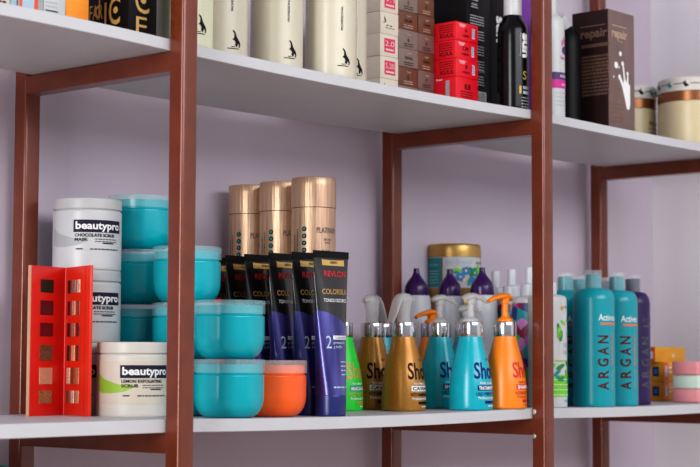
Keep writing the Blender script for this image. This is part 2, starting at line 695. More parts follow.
def pal_panel(px, py, sgn, m):
    dx, dy = px - fx, py - fy
    L = math.hypot(dx, dy)
    ang = math.atan2(dy, dx)
    T = 0.0045
    bm = bmesh.new()
    # inner face at local y = 0, the thickness lies away from the opening
    add_box(bm, 0.0012, L, *((0, T) if sgn > 0 else (-T, 0)), 0, PAL_H, 0.0008, 2)
    o = finish(bm, 'panel', [m], pal)
    o.rotation_euler = (0, 0, ang)
    return o, L


def pan_box(bm, a0, a1, z0, z1, sgn):
    add_box(bm, a0, a1, *((-0.0008, 0.0004) if sgn > 0 else (-0.0004, 0.0008)), z0, z1, 0.0003, 1)


rows = [(0.823, 0.911), (0.673, 0.769), (0.53, 0.62), (0.367, 0.47), (0.21, 0.32), (0.082, 0.168)]
pans = [((28, 30, 24), (50, 48, 36)), ((84, 16, 24), (110, 20, 30)), ((96, 10, 24), (124, 18, 36)), ((84, 52, 38), (140, 100, 76)),
        ((206, 158, 124), (222, 178, 146)), ((120, 76, 48), (190, 140, 96))]
# inner faces look at the camera: the left leaf is seen on its local +y side, the right one on its local -y side
pl, L1 = pal_panel(lx, ly, -1, M_PALIN)
pr_, L2 = pal_panel(rx, ry, 1, M_PAL)
for (z0, z1), (c1, c2), i in zip(rows, pans, range(6)):
    bm = bmesh.new()
    pan_box(bm, L1 * 0.37, L1 * 0.74, PAL_H * z0, PAL_H * z1, -1)
    finish(bm, 'eyeshadow_pan', mat_glitter('pan%d' % i, c1, c2), pl)
three = [((40, 52, 44), (150, 140, 130), (226, 210, 190)), ((84, 40, 40), (210, 180, 160), (160, 90, 70)), ((70, 30, 36), (180, 140, 120), (120, 50, 50)),
         ((70, 44, 36), (220, 190, 150), (120, 60, 50)), ((226, 206, 184), (124, 92, 60), (190, 140, 110)), ((120, 90, 70), (222, 208, 196), (200, 170, 140))]
for (z0, z1), cs, i in zip(rows, three, range(6)):
    for k in range(3):
        bm = bmesh.new()
        a = 0.10 + 0.19 * k
        pan_box(bm, L2 * a, L2 * (a + 0.125), PAL_H * z0, PAL_H * z1, 1)
        c = cs[k]
        finish(bm, 'eyeshadow_pan', mat_glitter('slim%d_%d' % (i, k), tuple(int(v * .8) for v in c), tuple(min(255, int(v * 1.15)) for v in c)), pr_)
bm = bmesh.new()
add_box(bm, L1 - 0.0002, L1 + 0.0022, -0.0045, -0.0002, 0, PAL_H, 0.0004, 1)
finish(bm, 'card_edge', M_PALEDGE, pl)
bm = bmesh.new()
add_box(bm, L2 * 0.82, L2 * 0.84, -0.0004, 0.0003, 0.001, PAL_H - 0.001)
finish(bm, 'crease', M_PALIN, pr_, smooth=False)
bm = bmesh.new()
add_lathe(bm, [(0, 0), (0.0022, 0), (0.0022, PAL_H), (0, PAL_H)], 12)
finish(bm, 'spine', M_PALIN, pal)

# ------------------------------------------------------------------ translucent lidded cream jars
TR, TJH = 0.0482, 0.0785


def cream_jar(u, s, lev, label, m=None, lid=None, r=TR):
    m = m or M_TEAL
    x, y = P(u, s)
    t = empty('hair_mask_jar', (x, y, zl(x) + lev * TJH), random.uniform(0, 6), label, 'jar', 'plain jars with translucent lids')
    k = r / TR
    pr = smooth_profile([(0, 0), (0.024 * k, 0), (0.034 * k, 0.001), (0.0435 * k, 0.010), (0.0472 * k, 0.022), (0.0475 * k, 0.034), (0.0475 * k, 0.054), (0.0475 * k, 0.0572),
                         (0.0450 * k, 0.0585, 1), (0.0450 * k, 0.0715, 1), (0.0, 0.0715)], 2)
    lathe('jar_body', pr, m, t)
    pr = smooth_profile([(0.0466 * k, 0.0605), (0.0482 * k, 0.0605, 1), (0.0482 * k, 0.0625), (0.0482 * k, 0.0765), (0.0478 * k, TJH), (0.045 * k, TJH), (0, TJH)], 2)
    lathe('lid', pr, lid or M_LIDC, t)
    return t


for lev in range(4):
    cream_jar(140, 690, lev, ['teal jar at the bottom of the tallest jar stack, against the wall', 'teal jar second up in the tallest jar stack, behind the lime swash jar',
                              'teal jar third up in the tallest jar stack beside the middle white jar', 'teal jar on top of the tallest jar stack beside the top white jar'][lev])
for lev in range(3):
    cream_jar(187, 712, lev, ['teal jar at the bottom of the stack behind the rack post', 'teal jar in the middle of the stack behind the rack post',
                              'teal jar on top of the stack passing behind the rack post'][lev])
cream_jar(230, 741, 0, 'teal jar on the shelf front, under another teal jar and beside the orange jar')
cream_jar(230, 741, 1, 'upper teal jar of the front pair, level above the orange jar')
cream_jar(272.5, 713, 0, 'bright orange jar with translucent lid in front of the dark tubes', M_ORANGE, M_LIDO, 0.0492)

# ------------------------------------------------------------------ colour tubes
TUH = 0.2345


def tube_half(z):
    """half width and half thickness of the tube at height z"""
    t = max(0.0, min(1.0, (z - 0.03) / (TUH - 0.012 - 0.03)))
    return 0.0222 + 0.0128 * t, 0.0218 * (1 - t) ** 0.85 + 0.0011


def on_tube(a, z, e):
    hx, hy = tube_half(z)
    q = max(0.0, 1 - (a / hx) ** 2)
    return (a, -(hy * math.sqrt(q) + e), z)


def colour_tube(u, s, rz, label, lean=0.0):
    x, y = P(u, s)
    t = empty('hair_colour_tube', (x, y, zl(x)), rz, label, 'tube', 'dark hair colour tubes')
    t.rotation_euler = (lean, 0, rz)
    bm = bmesh.new()
    rings = []
    n = 40
    for k in range(27):
        z = 0.030 + (TUH - 0.030) * k / 26
        hx, hy = tube_half(z)
        rings.append([bm.verts.new((hx * math.cos(2 * PI * j / n), hy * math.sin(2 * PI * j / n), z)) for j in range(n)])
    for a, b in zip(rings, rings[1:]):
        for j in range(n):
            bm.faces.new((a[j], a[(j + 1) % n], b[(j + 1) % n], b[j]))
    bm.faces.new(rings[0])
    bm.faces.new(rings[-1])
    finish(bm, 'tube_body', mat_tube(), t)
    bm = bmesh.new()
    add_box(bm, -0.0352, 0.0352, -0.0014, 0.0014, TUH - 0.010, TUH + 0.0003, 0.0003, 1)
    finish(bm, 'crimp', M_CARTK, t)
    lathe('cap', smooth_profile([(0, 0), (0.0215, 0), (0.0221, 0.001), (0.0224, 0.029), (0.0215, 0.031, 1), (0, 0.031)], 2), M_TUBECAP, t)
    p = Print()
    p.rect(-.020, .2140, .025, .2230, M_GOLD, 0)
    p.text('NUEVO', .004, .2167, .0038, M_BLACK, 1, w=.014)
    p.text('REVLON', .004, .1985, .0078, M_RED, 1, w=.044, bold=.012)
    p.text('COLORSILK', .002, .1730, .0075, M_GOLDI, 1, w=.050, bold=.004)
    p.text('TONOS OSCUROS', .002, .1618, .0048, M_PWHITE, 1, w=.046, bold=.01)
    p.text('2', -.016, .0960, .0180, M_LBLUE, 1, w=.0075, bold=0.0)
    p.rect(-.009, .1085, .020, .1140, M_PWHITE, 1)
    p.text('CUIDADO', .0055, .1095, .0033, M_NAVY, 2, w=.024)
    p.text('protección', -.009, .1025, .0036, M_LBLUE, 1, 'l', w=.024)
    p.text('y brillo', -.009, .0965, .0036, M_LBLUE, 1, 'l', w=.016)
    p.lines(.002, .020, .076, 4, .006, .0018, M_LBLUE, 1)
    p.lines(-.012, .018, .040, 1, .004, .0022, M_LBLUE, 1)
    p.build('tube_print', t, on_tube, 0.003, 0.01)
    return t


colour_tube(331, 700, math.radians(-3), 'dark hair colour tube nearest the shelf front, fully visible beside the lime bottle')
colour_tube(309.5, 690, math.radians(-3), 'dark hair colour tube second from the lime bottle in the row')
colour_tube(285, 683, math.radians(2), 'dark hair colour tube third from the lime bottle, above the orange jar')
colour_tube(262.5, 674.5, math.radians(-4), 'dark hair colour tube fourth from the lime bottle, behind the orange jar')
colour_tube(241.5, 666.5, math.radians(3), 'dark hair colour tube fifth from the lime bottle, just above the front teal jars')
colour_tube(225, 656, math.radians(-3), 'dark hair colour tube at the back of the row, mostly hidden by teal jars')

# ------------------------------------------------------------------ tall canisters
CR, CH = 0.0338, 0.352


def canister(u, s, phi, label):
    x, y = P(u, s)
    t = empty('powder_canister', (x, y, zl(x)), math.radians(phi - 48.6), label, 'canister', 'rose gold canisters')
    lathe('canister_body', smooth_profile([(0, 0), (CR - .001, 0), (CR - .0004, .001), (CR - .0004, CH - .046), (CR - .002, CH - .0455, 1), (0, CH - .0455)], 1), M_TIN, t, 64)
    lathe('lid', smooth_profile([(CR - .002, CH - .045), (CR, CH - .045, 1), (CR, CH - .044), (CR, CH - .0015), (CR - .001, CH), (CR - .0025, CH), (CR - .003, CH - .002), (0, CH - .002)], 1), M_TIN, t, 64)
    p = Print()
    zt = CH - 0.084
    p.text('PLATINUM', .020, zt, .0085, M_INK, 1, w=.036, bold=.0)
    p.text('blond', .020, zt - .011, .0035, M_INK, 1, w=.012)
    p.text('PRO', .020, zt - .016, .003, M_INK, 1, w=.009)
    p.text('V6', .018, zt - .033, .0085, M_INK, 1, w=.014, bold=0)
    for k in range(4):
        p.disc(-.017, zt + .006 - .0105 * k, .0036, M_BLACK, 1)
        p.disc(-.017, zt + .006 - .0105 * k, .0018, M_TINK, 2)
    p.text('POLVO DECOLORANTE', -.0275, zt - .034, .0028, M_BLACK, 1, 'l', 90, w=.040)
    p.text('BLANQUEADOR', -.034, zt - .034, .0028, M_BLACK, 1, 'l', 90, w=.032)
    p.build('canister_print', t, on_cyl(CR), .004)
    return t


canister(313.4, 667, 6, 'rose gold canister nearest the shelf front, tallest looking of the three')
canister(281, 651, 4, 'rose gold canister between the other two')
canister(249.5, 638, 2, 'rose gold canister nearest the wall, farthest from the pump bottles')

# red carton peeking out
x, y = P(214.5, 668)
bm = bmesh.new()
add_box(bm, -.012, .012, -.014, .014, 0, .170, .0008, 1)
o = finish(bm, 'small_carton', M_CARTR, None, (x, y, zl(x)))
tag(o, 'slim red carton peeking out between the teal jars and dark tubes', 'carton')

# ------------------------------------------------------------------ treatment bottles with pumps and sprayers
BPROF = smooth_profile([(0, 0), (.031, 0), (.0345, .0005), (.0349, .006), (.0349, .018), (.0342, .036), (.0324, .054), (.0284, .074), (.0228, .095), (.0196, .107), (.0180, .1157, 1), (0, .1157)], 2)
BR = interp([p for p in BPROF if p[0] > 0.0])


def shine_bottle(u, s, rz, label, m, ink, words, head, hm, hrot, drop=0.0):
    x, y = P(u, s)
    t = empty('treatment_bottle', (x, y, zl(x)), math.radians(rz), label, 'bottle', 'conical treatment bottles')
    lathe('bottle_body', BPROF, m, t)
    lathe('collar', smooth_profile([(0, .1150), (.0180, .1152), (.0186, .1162), (.0186, .1375), (.0180, .1388), (.015, .1390), (0, .1390)], 1), M_SILVER, t)
    p = Print()
    if words:
        p.text('Shot', .001, .0500, .0250, ink[0], 1, w=.046, bold=.018)
        p.text('hair', .010, .078, .004, ink[0], 1, w=.009)
        p.text(words[0], 0, .0410, .0032, ink[1], 1, w=.026)
        p.rect(-.017, .0310, .021, .0392, ink[2], 1)
        p.text(words[1], .002, .0325, .0052, ink[3], 2, w=.034, bold=.03)
        p.text(words[2], .001, .0232, .0050, ink[0], 1, w=.040, bold=.02)
        p.text('Profesional Salon', .001, .0178, .0038, ink[1], 1, w=.034)
        p.rect(-.005, .0105, .019, .0150, ink[0], 1)
        p.lines(.002, .014, .006, 1, .004, .002, ink[1], 1)
        p.build('bottle_print', t, on_cyl(BR), .0035, .012)
    hr = math.radians(hrot - rz)
    if head == 'pump':
        bm = bmesh.new()
        add_lathe(bm, smooth_profile([(0, .1385), (.0125, .1385), (.0128, .143), (.008, .146), (.0062, .147), (.0052, .150), (.0052, .176 - drop), (0, .176 - drop)], 1), 24)
        st = finish(bm, 'pump_stem', hm, t)
        bm = bmesh.new()
        path = [(-.0165, 0, .1745), (-.012, 0, .1775), (-.004, 0, .1800), (.006, 0, .1805), (.018, 0, .1785), (.030, 0, .1760), (.040, 0, .1725), (.043, 0, .1705)]
        rad = [(.0035, .0020), (.0085, .0040), (.0105, .0050), (.0100, .0050), (.0075, .0042), (.0052, .0034), (.0042, .0030), (.0034, .0026)]
        sweep(bm, path, rad, 16)
        add_lathe(bm, [(0, .168), (.0072, .168), (.0080, .177), (0, .177)], 20)
        hd = finish(bm, 'pump_head', hm, t, (0, 0, -drop), angle=60)
        hd.rotation_euler = (0, 0, hr)
    elif head == 'spray':
        bm = bmesh.new()
        sweep(bm, [(0, 0, .138), (0, 0, .150), (.0005, 0, .160), (.001, 0, .170), (.001, 0, .1775), (.0005, 0, .1820), (0, 0, .1835)],
              [(.0110, .0110), (.0100, .0105), (.0102, .0120), (.0108, .0150), (.0104, .0160), (.0075, .0115), (.0022, .004)], 18)
        sweep(bm, [(.004, 0, .1765), (.012, 0, .1768), (.0165, 0, .1752), (.021, 0, .1735)], [(.0070, .0055), (.0066, .0060), (.0055, .0050), (.0048, .0046)], 16)
        hd = finish(bm, 'spray_head', hm, t, angle=60)
        hd.rotation_euler = (0, 0, hr)
        bm = bmesh.new()
        sweep(bm, [(-.002, 0, .1815), (-.010, 0, .1790), (-.017, 0, .1700), (-.022, 0, .1590), (-.027, 0, .1480), (-.031, 0, .1395), (-.033, 0, .1365)],
              [(.0090, .0036), (.0098, .0042), (.0096, .0042), (.0090, .0038), (.0082, .0034), (.0072, .0030), (.0056, .0022)], 14)
        lv = finish(bm, 'trigger', hm, t, angle=60)
        lv.rotation_euler = (0, 0, hr)
    return t


BK = (M_BLACK, M_PWHITE, M_PWHITE, M_BLACK)
TL = (M_NAVY, M_PWHITE, M_NAVY, M_PWHITE)
ORI = (M_RED, M_RED, M_RED, M_PWHITE)
GRI = (M_GOLDI, M_PWHITE, M_TINK, M_PWHITE)
shine_bottle(341.5, 633, 6, 'lime green conical bottle partly hidden by the front dark tube', M_GREEN, GRI, ('TRATAMIENTO', 'MASCARILLA', 'ACEITE ARGAN'), 'pump', M_FROST, 90)
shine_bottle(372.5, 617, -26, 'bronze conical spray bottle beside the lime bottle', M_BROWN, BK, ('TRATAMIENTO', 'CAVIAR', 'VITAMINAS'), 'spray', M_FROST, 180)
shine_bottle(404, 635, 0, 'bronze conical spray bottle between its twin and the teal bottles', M_BROWN, BK, ('TRATAMIENTO', 'CAVIAR', 'VITAMINAS'), 'spray', M_FROST, 0)
shine_bottle(440, 610, -12, 'teal conical pump bottle next to the bronze bottles', M_TEALB, TL, ('HAIR CARE', 'SHAMPOO', 'LISO PERFECTO'), 'pump', M_FROST, 0)
shine_bottle(471, 630, -5, 'teal conical pump bottle next to the orange pump bottle', M_TEALB, TL, ('HAIR CARE', 'TRATAMIENTO', 'LISO PERFECTO'), 'pump', M_FROST, 0)
shine_bottle(505, 620, 8, 'orange conical pump bottle with orange pump head and red print', M_ORB, ORI, ('HAIR CARE', 'SHAMPOO', 'KERATINA'), 'pump', M_ORB, 180)
# second row, glimpsed between the front bottles
shine_bottle(383, 590, 0, 'teal conical bottle glimpsed behind the two bronze spray bottles', M_TEALB, TL, None, 'none', M_FROST, 0)
shine_bottle(432, 588, 0, 'orange conical pump bottle hidden behind the bronze and teal bottles', M_ORB, ORI, None, 'pump', M_ORB, 180, .023)
shine_bottle(466, 598, 0, 'teal conical pump bottle in the second row, between the teal front pair', M_TEALB, TL, None, 'pump', M_FROST, 0, .016)


# ------------------------------------------------------------------ white bottles with purple nozzles
def nozzle_bottle(u, s, label):
    x, y = P(u, s)
    t = empty('nozzle_bottle', (x, y, zl(x)), 0, label, 'bottle', 'white bottles with purple nozzle caps')
    lathe('bottle_body', smooth_profile([(0, 0), (.0265, 0), (.0275, .001), (.0275, .10), (.0268, .15), (.0250, .186), (.0235, .190), (.012, .190, 1), (0, .190)], 2), M_WBOT, t)
    lathe('nozzle_cap', smooth_profile([(0, .1895), (.0198, .1895), (.0204, .1905), (.0204, .201), (.0188, .209), (.0125, .218), (.0075, .224), (.0052, .230), (.0048, .237), (.0040, .2375), (0, .2375)], 2), M_PUR, t)


nozzle_bottle(416.5, 572, 'white bottle with purple nozzle cap above the bronze spray bottle')
nozzle_bottle(450, 570, 'white bottle with purple nozzle cap, middle of three, under the gold lidded jar')
nozzle_bottle(482.5, 580, 'white bottle with purple nozzle cap closest to the orange pump bottle')

# ------------------------------------------------------------------ stacked gold lidded jars
GR, GH = 0.0500, 0.0962
TX, TY = P(454, 549)


def gold_jar(lev, label):
    t = empty('mask_jar', (TX, TY, zl(TX) + lev * GH), math.radians(-43), label, 'jar', 'gold lidded hair mask jars')
    lathe('jar_body', smooth_profile([(0, 0), (.040, 0), (.044, .001), (GR - .001, .016, 1), (GR - .001, .072, 1), (.044, .0735), (0, .0735)], 1), M_WHITE, t)
    bm = bmesh.new()
    add_lathe(bm, [(.0402, -.0), (.0446, .0012), (GR - .0006, .016), (GR - .0012, .0165)], 48)
    finish(bm, 'gold_base', M_GOLDLID, t)
    lathe('lid', smooth_profile([(.044, .0725), (GR, .0725, 1), (GR, .0745), (GR, .086), (GR - .0015, GH), (.044, GH), (0, GH)], 2), M_GOLDLID, t)
    p = Print()
    p.rect(-.0720, .018, -.0310, .0705, M_TINK, 1)
    p.rect(-.0310, .018, -.0285, .0705, M_COPPER, 1)
    p.text('Nutrición', -.050, .056, .0050, M_LBLUE, 2, w=.024)
    p.lines(-.068, -.036, .046, 5, .0052, .0016, M_LBLUE, 2)
    p.text('Ibiza Tropical', .002, .0600, .0070, M_LBLUE, 2, w=.048, bold=.01)
    p.rect(-.022, .048, .012, .0495, M_LIME, 2)
    p.text('MASCARILLA', .052, .060, .0042, M_INK, 2, w=.026)
    p.rect(.070, .018, .078, .0705, M_LIME, 1)
    rnd = random.Random(5)
    cols = [M_LEAF, M_BLUE, M_PEACH, M_TINK, M_LEAF, M_PEACH, M_LIME, M_BLUE]
    for k in range(22):
        a, z, an, L = rnd.uniform(-.012, .046), rnd.uniform(.026, .052), rnd.uniform(0, 6.28), rnd.uniform(.006, .012)
        w = L * rnd.uniform(.35, .6)
        pts = []
        for j in range(10):
            q = 2 * PI * j / 10
            X, Y = L * math.cos(q) * .8, w * math.sin(q)
            pts.append((a + X * math.cos(an) - Y * math.sin(an), z + X * math.sin(an) + Y * math.cos(an)))
        p.poly(pts, cols[k % 8], 3 + k % 4)
    for (a, z) in ((.014, .047), (.034, .044), (.004, .036)):
        for k in range(5):
            p.disc(a + .0045 * math.cos(k * 1.257), z + .0045 * math.sin(k * 1.257), .0034, M_BLUE if a < .02 else M_TINK, 8)
        p.disc(a, z, .0022, M_PEACH, 9)
    p.build('jar_label', t, on_cyl(GR - .001), .004)


gold_jar(0, 'gold lidded mask jar at the bottom of its stack, hidden behind white bottles')
gold_jar(1, 'gold lidded mask jar in the middle of its stack, glimpsed between purple caps')
gold_jar(2, 'gold lidded mask jar on top, showing its tropical flower label above purple caps')


# ------------------------------------------------------------------ white pump bottles with patchwork labels
def patch_bottle(u, s, label, body=None, herbal=False):
    x, y = P(u, s)
    t = empty('lotion_bottle', (x, y, zl(x)), math.radians(-34 if herbal else -8), label, 'bottle', 'slim white lotion bottles')
    R = .0300 if not herbal else .0325
    lathe('bottle_body', smooth_profile([(0, 0), (R - .002, 0), (R, .001), (R, .010), (R, .178), (R - .001, .184), (R - .008, .1875), (.0150, .1885, 1), (0, .1885)], 2), M_WHITE, t)
    lathe('cap', smooth_profile([(0, .188), (.0155, .188), (.0160, .189), (.0156, .206), (.0150, .2085), (.0085, .2095), (.0080, .2105), (.0078, .2360), (.0072, .2378), (0, .2378)], 2), M_WBOT, t)
    if not herbal:
        bm = bmesh.new()
        add_lathe(bm, [(R + .0003, .006), (R + .0005, .0062), (R + .0005, .1755), (R + .0003, .1757)], 48)
        finish(bm, 'wrap_label', mat_patchwork(), t)
    else:
        p = Print()
        p.rect(-.04, .018, .08, .054, M_LIME, 1)
        p.lines(-.035, .07, .046, 4, .0085, .0012, M_PWHITE, 2)
        p.text('FRESH', .034, .100, .0070, M_SWG, 1, w=.030)
        p.text('HERBAL', .034, .088, .0070, M_SWG, 1, w=.032)
        p.text('100% vegan', .030, .165, .0035, M_LEAF, 1, w=.018)
        p.disc(.016, .165, .004, M_GOLDI, 1)
        p.rect(.0, .076, .06, .0785, M_SWL, 1)
        p.lines(.02, .05, .010, 1, .004, .002, M_TINK, 1)
        rnd = random.Random(3)
        for k in range(26):
            top = k < 9
            a, z = rnd.uniform(-.01, .062), (rnd.uniform(.118, .146) if top else rnd.uniform(.046, .074))
            L, an = rnd.uniform(.005, .011), rnd.uniform(0.3, 2.8)
            pts = []
            for j in range(8):
                q = 2 * PI * j / 8
                X, Y = L * math.cos(q), L * .38 * math.sin(q)
                pts.append((a + X * math.cos(an) - Y * math.sin(an), z + X * math.sin(an) + Y * math.cos(an)))
            p.poly(pts, (M_LEAF, M_TINK, M_LIME)[k % 3], 2 + k % 4)
        p.build('bottle_print', t, on_cyl(R), .004)


patch_bottle(496, 560, 'slim white lotion bottle nearest the wall, behind the purple capped bottles')
patch_bottle(512, 572, 'slim white patchwork bottle directly behind the orange pump bottle')
patch_bottle(530, 584, 'slim white patchwork bottle beside the rack post, behind the orange pump bottle')
patch_bottle(547.5, 596, 'white herbal bottle with green leaf print emerging beyond the rack post', herbal=True)

# ------------------------------------------------------------------ tall argan bottles
AR = .0365


def argan(u, s, rz, label, purple=False):
    x, y = P(u, s)
    t = empty('shampoo_bottle', (x, y, zl(x)), math.radians(rz), label, 'bottle', 'tall shampoo bottles')
    R = AR if not purple else .0310
    body = M_TEALC if not purple else M_PURB
    lathe('bottle_body', smooth_profile([(0, 0), (R - .003, 0), (R, .001), (R, .012), (R, .176), (R, .190), (R - .006, .2015), (.020, .204), (.0160, .2042, 1), (0, .2042)], 3), body, t)
    lathe('neck', [(0, .204), (.0130, .204), (.0130, .228), (.007, .2295), (0, .2295)], body, t, 32)
    lathe('clear_cap', smooth_profile([(.0142, .2044), (.0152, .2044, 1), (.0152, .2050), (.0148, .2345), (.0140, .2360), (0, .2362)], 1), M_CLEAR, t, 32)
    p = Print()
    k = R / AR
    p.text('Actives', .001, .1480, .0110, M_PWHITE if not purple else M_INK, 1, w=.036 * k, bold=.01)
    p.rect(-.014 * k, .1405, .024 * k, .1440, M_ORINK if not purple else M_INK, 1)
    ink = M_RUST if not purple else M_INK
    for q, ch in enumerate('ARGAN'):
        p.text(ch, .001 * k, .0365 + .0198 * q, .0195 * k, ink, 1, 'c', 90, w=.0135, bold=.02)
    p.text('SHAMPOO', .0125 * k, .0700, .0042, M_ORINK if not purple else M_TINK, 1, 'l', 90, w=.056, bold=.02)
    p.text('sulfate free', .0125 * k, .0300, .0036, M_BRONZEI, 1, 'l', 90, w=.034)
    p.build('bottle_print', t, on_cyl(R), .0035)


argan(593.7, 577, -17, 'tall teal bottle with rust vertical lettering, in front of the others')
argan(617, 562, -20, 'tall teal bottle with rust lettering between another teal and a purple bottle')
argan(565.5, 560, -24, 'tall teal bottle mostly hidden behind the white herbal bottle')
argan(580, 544, -10, 'tall teal bottle whose clear cap shows behind the front teal bottle')
argan(633, 548, 0, 'dark purple tall bottle at the end beside the yellow cartons', True)
argan(605, 531, 0, 'dark purple tall bottle with only its cap showing between teal caps', True)


# ------------------------------------------------------------------ cartons
def carton(name, x, y, z, w, d, h, mats, label, cat='carton', group=None, rz=0.0, bev=.0007, front=None, left=None):
    """x, y: front corner toward the window side; the carton runs +w along the shelf and +d into it. mats: (all, front, side)"""
    bm = bmesh.new()
    add_box(bm, 0, w, 0, d, 0, h, bev, 2)
    bm.faces.ensure_lookup_table()
    ms = [mats] if not isinstance(mats, (list, tuple)) else list(mats)
    if len(ms) > 1:
        bm.normal_update()
        for f in bm.faces:
            if f.normal.y < -.7:
                f.material_index = 1
            elif len(ms) > 2 and f.normal.x < -.7:
                f.material_index = 2
    o = finish(bm, name, ms, None, (x, y, z))
    o.rotation_euler = (0, 0, rz)
    tag(o, label, cat, group)
    if front:
        front.build('printed_front', o, on_front(0), .02)
    if left:
        left.build('printed_side', o, on_left(0, d), .02)
    return o


# pink / mint packs
px, py = XU(698, .05, .04), 0.050
PD = YU(672, px, .04) - .05

for k, m in enumerate((M_PINK, M_MINT, M_PINK)):
    bm = bmesh.new()
    add_box(bm, 0, .076, 0, PD, 0, .0257, .0035, 3)
    o = finish(bm, 'soap_pack', m, None, (px + (0, .0015, -.001)[k], py, zl(px + .03) + .0259 * k))
    tag(o, ['pale pink soft pack at the bottom of the pastel stack on the shelf', 'pale mint soft pack between two pink ones', 'pale pink soft pack on top of the mint pack'][k], 'pack', 'pastel packs')
    bm = bmesh.new()
    add_box(bm, -.0003, .0763, -.0003, PD + .0003, .0122, .0132)
    finish(bm, 'seam', m, o, smooth=False)

# yellow cartons
YX = XU(664, .15, .04)
YD = YU(650, YX, .04) - .15
YTX = XU(655, .158, .09)

zz = zl(1.44)
for k in range(2):
    f = Print().rect(.0, .001, .016, .0365, M_ORC, 0).rect(.004, .010, .012, .030, M_LBLUE, 1).lines(.018, .05, .025, 2, .008, .003, M_PWHITE, 1)
    l = Print().rect(.006, .010, .020, .028, M_NAVY, 0).rect(.009, .014, .017, .024, M_BLUE, 1)
    carton('small_carton', YX, .150, zz + .0378 * k, .085, YD, .0376, M_YEL,
           ['yellow carton with orange end at the bottom, between purple bottle and pink packs', 'yellow carton with orange end stacked second, beside the pink packs'][k],
           group='yellow cartons', front=f, left=l)
f = Print().disc(.068, .012, .004, M_PWHITE, 0).disc(.068, .012, .002, M_ORC, 1).lines(.01, .05, .018, 2, .006, .0024, M_ORC2, 0)
l = Print().rect(.002, .006, .020, .020, M_PWHITE, 0).rect(.006, .009, .014, .017, M_NAVY, 1)
carton('small_carton', YTX, .158, zz + .0757, XU(685, .158, .09) - YTX, .024, .0285, (M_YEL, M_YEL, M_ORC), 'yellow carton lying on top of the two other yellow cartons', group='yellow cartons', front=f, left=l)

# ------------------------------------------------------------------ upper shelf, first bay
def up(name, x, y, w, d, h, mats, label, **k):
    return carton(name, x, y, zu(x + w / 2) + .0002, w, d, h, mats, label, **k)


f = Print()
f.text('C', .022, .030, .036, M_GOLD, 1, w=.024, bold=.0)
f.disc(.024, .047, .0048, M_GOLD, 1)
f.text('F', .012, .000, .0255, M_GOLD, 1, 'l', w=.018, bold=0)
f.text('N', .041, .056, .03, M_GOLD, 1, w=.014, bold=.0)
f.text('E', .020, .085, .03, M_GOLD, 1, w=.02, bold=.0)
l = Print()
l.text('FAR', .003, .026, .020, M_GOLDI, 1, 'l', w=.026, bold=.0)
l.text('d', .014, .028, .024, M_GOLDI, 2, 'l', w=.010, bold=.01)
l.text('I', .0325, .012, .034, M_GOLDI, 1, 'l', w=.004, bold=.02)
l.text('C', .052, .016, .036, M_GOLDI, 1, w=.022, bold=.01)
l.disc(.054, .034, .0045, M_GOLDI, 1)
l.rect(.002, .0165, .030, .0195, M_GOLDI, 1)
l.text('N', .062, .058, .03, M_GOLDI, 1, w=.010)
l.lines(.004, .060, .075, 4, .007, .004, M_GOLDI, 1)
K0 = XU(129, .045)
KD = YU(88.4, K0) - .045
up('hair_dye_carton', K0, .045, min(XU(157, .045) - K0, .006 - K0 + .006), KD, .165, M_CARTK, 'black carton with ornate gold lettering beside the rack post', front=f, left=l)
up('hair_dye_carton', XU(66.5, .06), .060, XU(89, .06) - XU(66.5, .06), .10, .15, M_ORC2, 'plain orange carton between the white carton and the black gold-lettered one')
f = Print().rect(.002, .010, .022, .0115, M_INK, 0).lines(.002, .020, .02, 3, .005, .002, M_SWG, 0)
up('hair_dye_carton', XU(44.5, .06), .060, XU(66, .06) - XU(44.5, .06), .10, .15, (M_CARTW, M_WHITE, M_CARTW), 'white carton next to the plain orange carton', front=f)
f = Print().rect(.002, .002, .030, .07, M_ORC, 0).rect(.006, .008, .024, .022, M_LBLUE, 1).rect(.010, .024, .022, .040, M_RUST, 1)
up('hair_dye_carton', XU(18.5, .06), .060, XU(44, .06) - XU(18.5, .06), .10, .15, (M_RUST, M_SWG, M_RUST), 'orange and grey picture carton with rust coloured side, beside the white carton', front=f)
up('hair_dye_carton', XU(11, .062), .062, XU(18, .062) - XU(11, .062), .10, .15, M_LBLUE, 'thin pale blue carton squeezed beside the picture carton')
f = Print().rect(.002, .002, .016, .05, M_ORC, 0).lines(.004, .03, .02, 3, .006, .003, M_RUST, 1)
up('hair_dye_carton', XU(-14, .06), .060, XU(10.5, .06) - XU(-14, .06), .10, .15, M_CARTW, 'white and orange carton cut off by the picture edge', front=f)


# ------------------------------------------------------------------ cream bottles with horse mark
def horse(p, a, z, k, m):
    pts = [(0, 0), (.0012, .003), (-.0008, .0065), (-.0035, .0075), (-.0045, .0058), (-.0035, .0082), (-.0012, .0105), (-.0012, .0165), (-.0040, .0205),
           (-.0028, .0215), (.0005, .0185), (.0028, .0120), (.0055, .0080), (.0082, .0050), (.0095, .0000), (.0082, -.0036), (.0066, -.0040), (.0074, -.0005), (.0050, .0025), (.0040, -.0010), (.0026, -.0035), (.0016, -.0020)]
    p.poly([(a + x * k, z + y * k) for x, y in pts], m, 1)
    p.rect(a - .012 * k, z - .0062 * k, a + .006 * k, z - .0050 * k, m, 1)
    p.rect(a - .006 * k, z - .0035 * k, a + .000 * k, z - .0025 * k, m, 1)


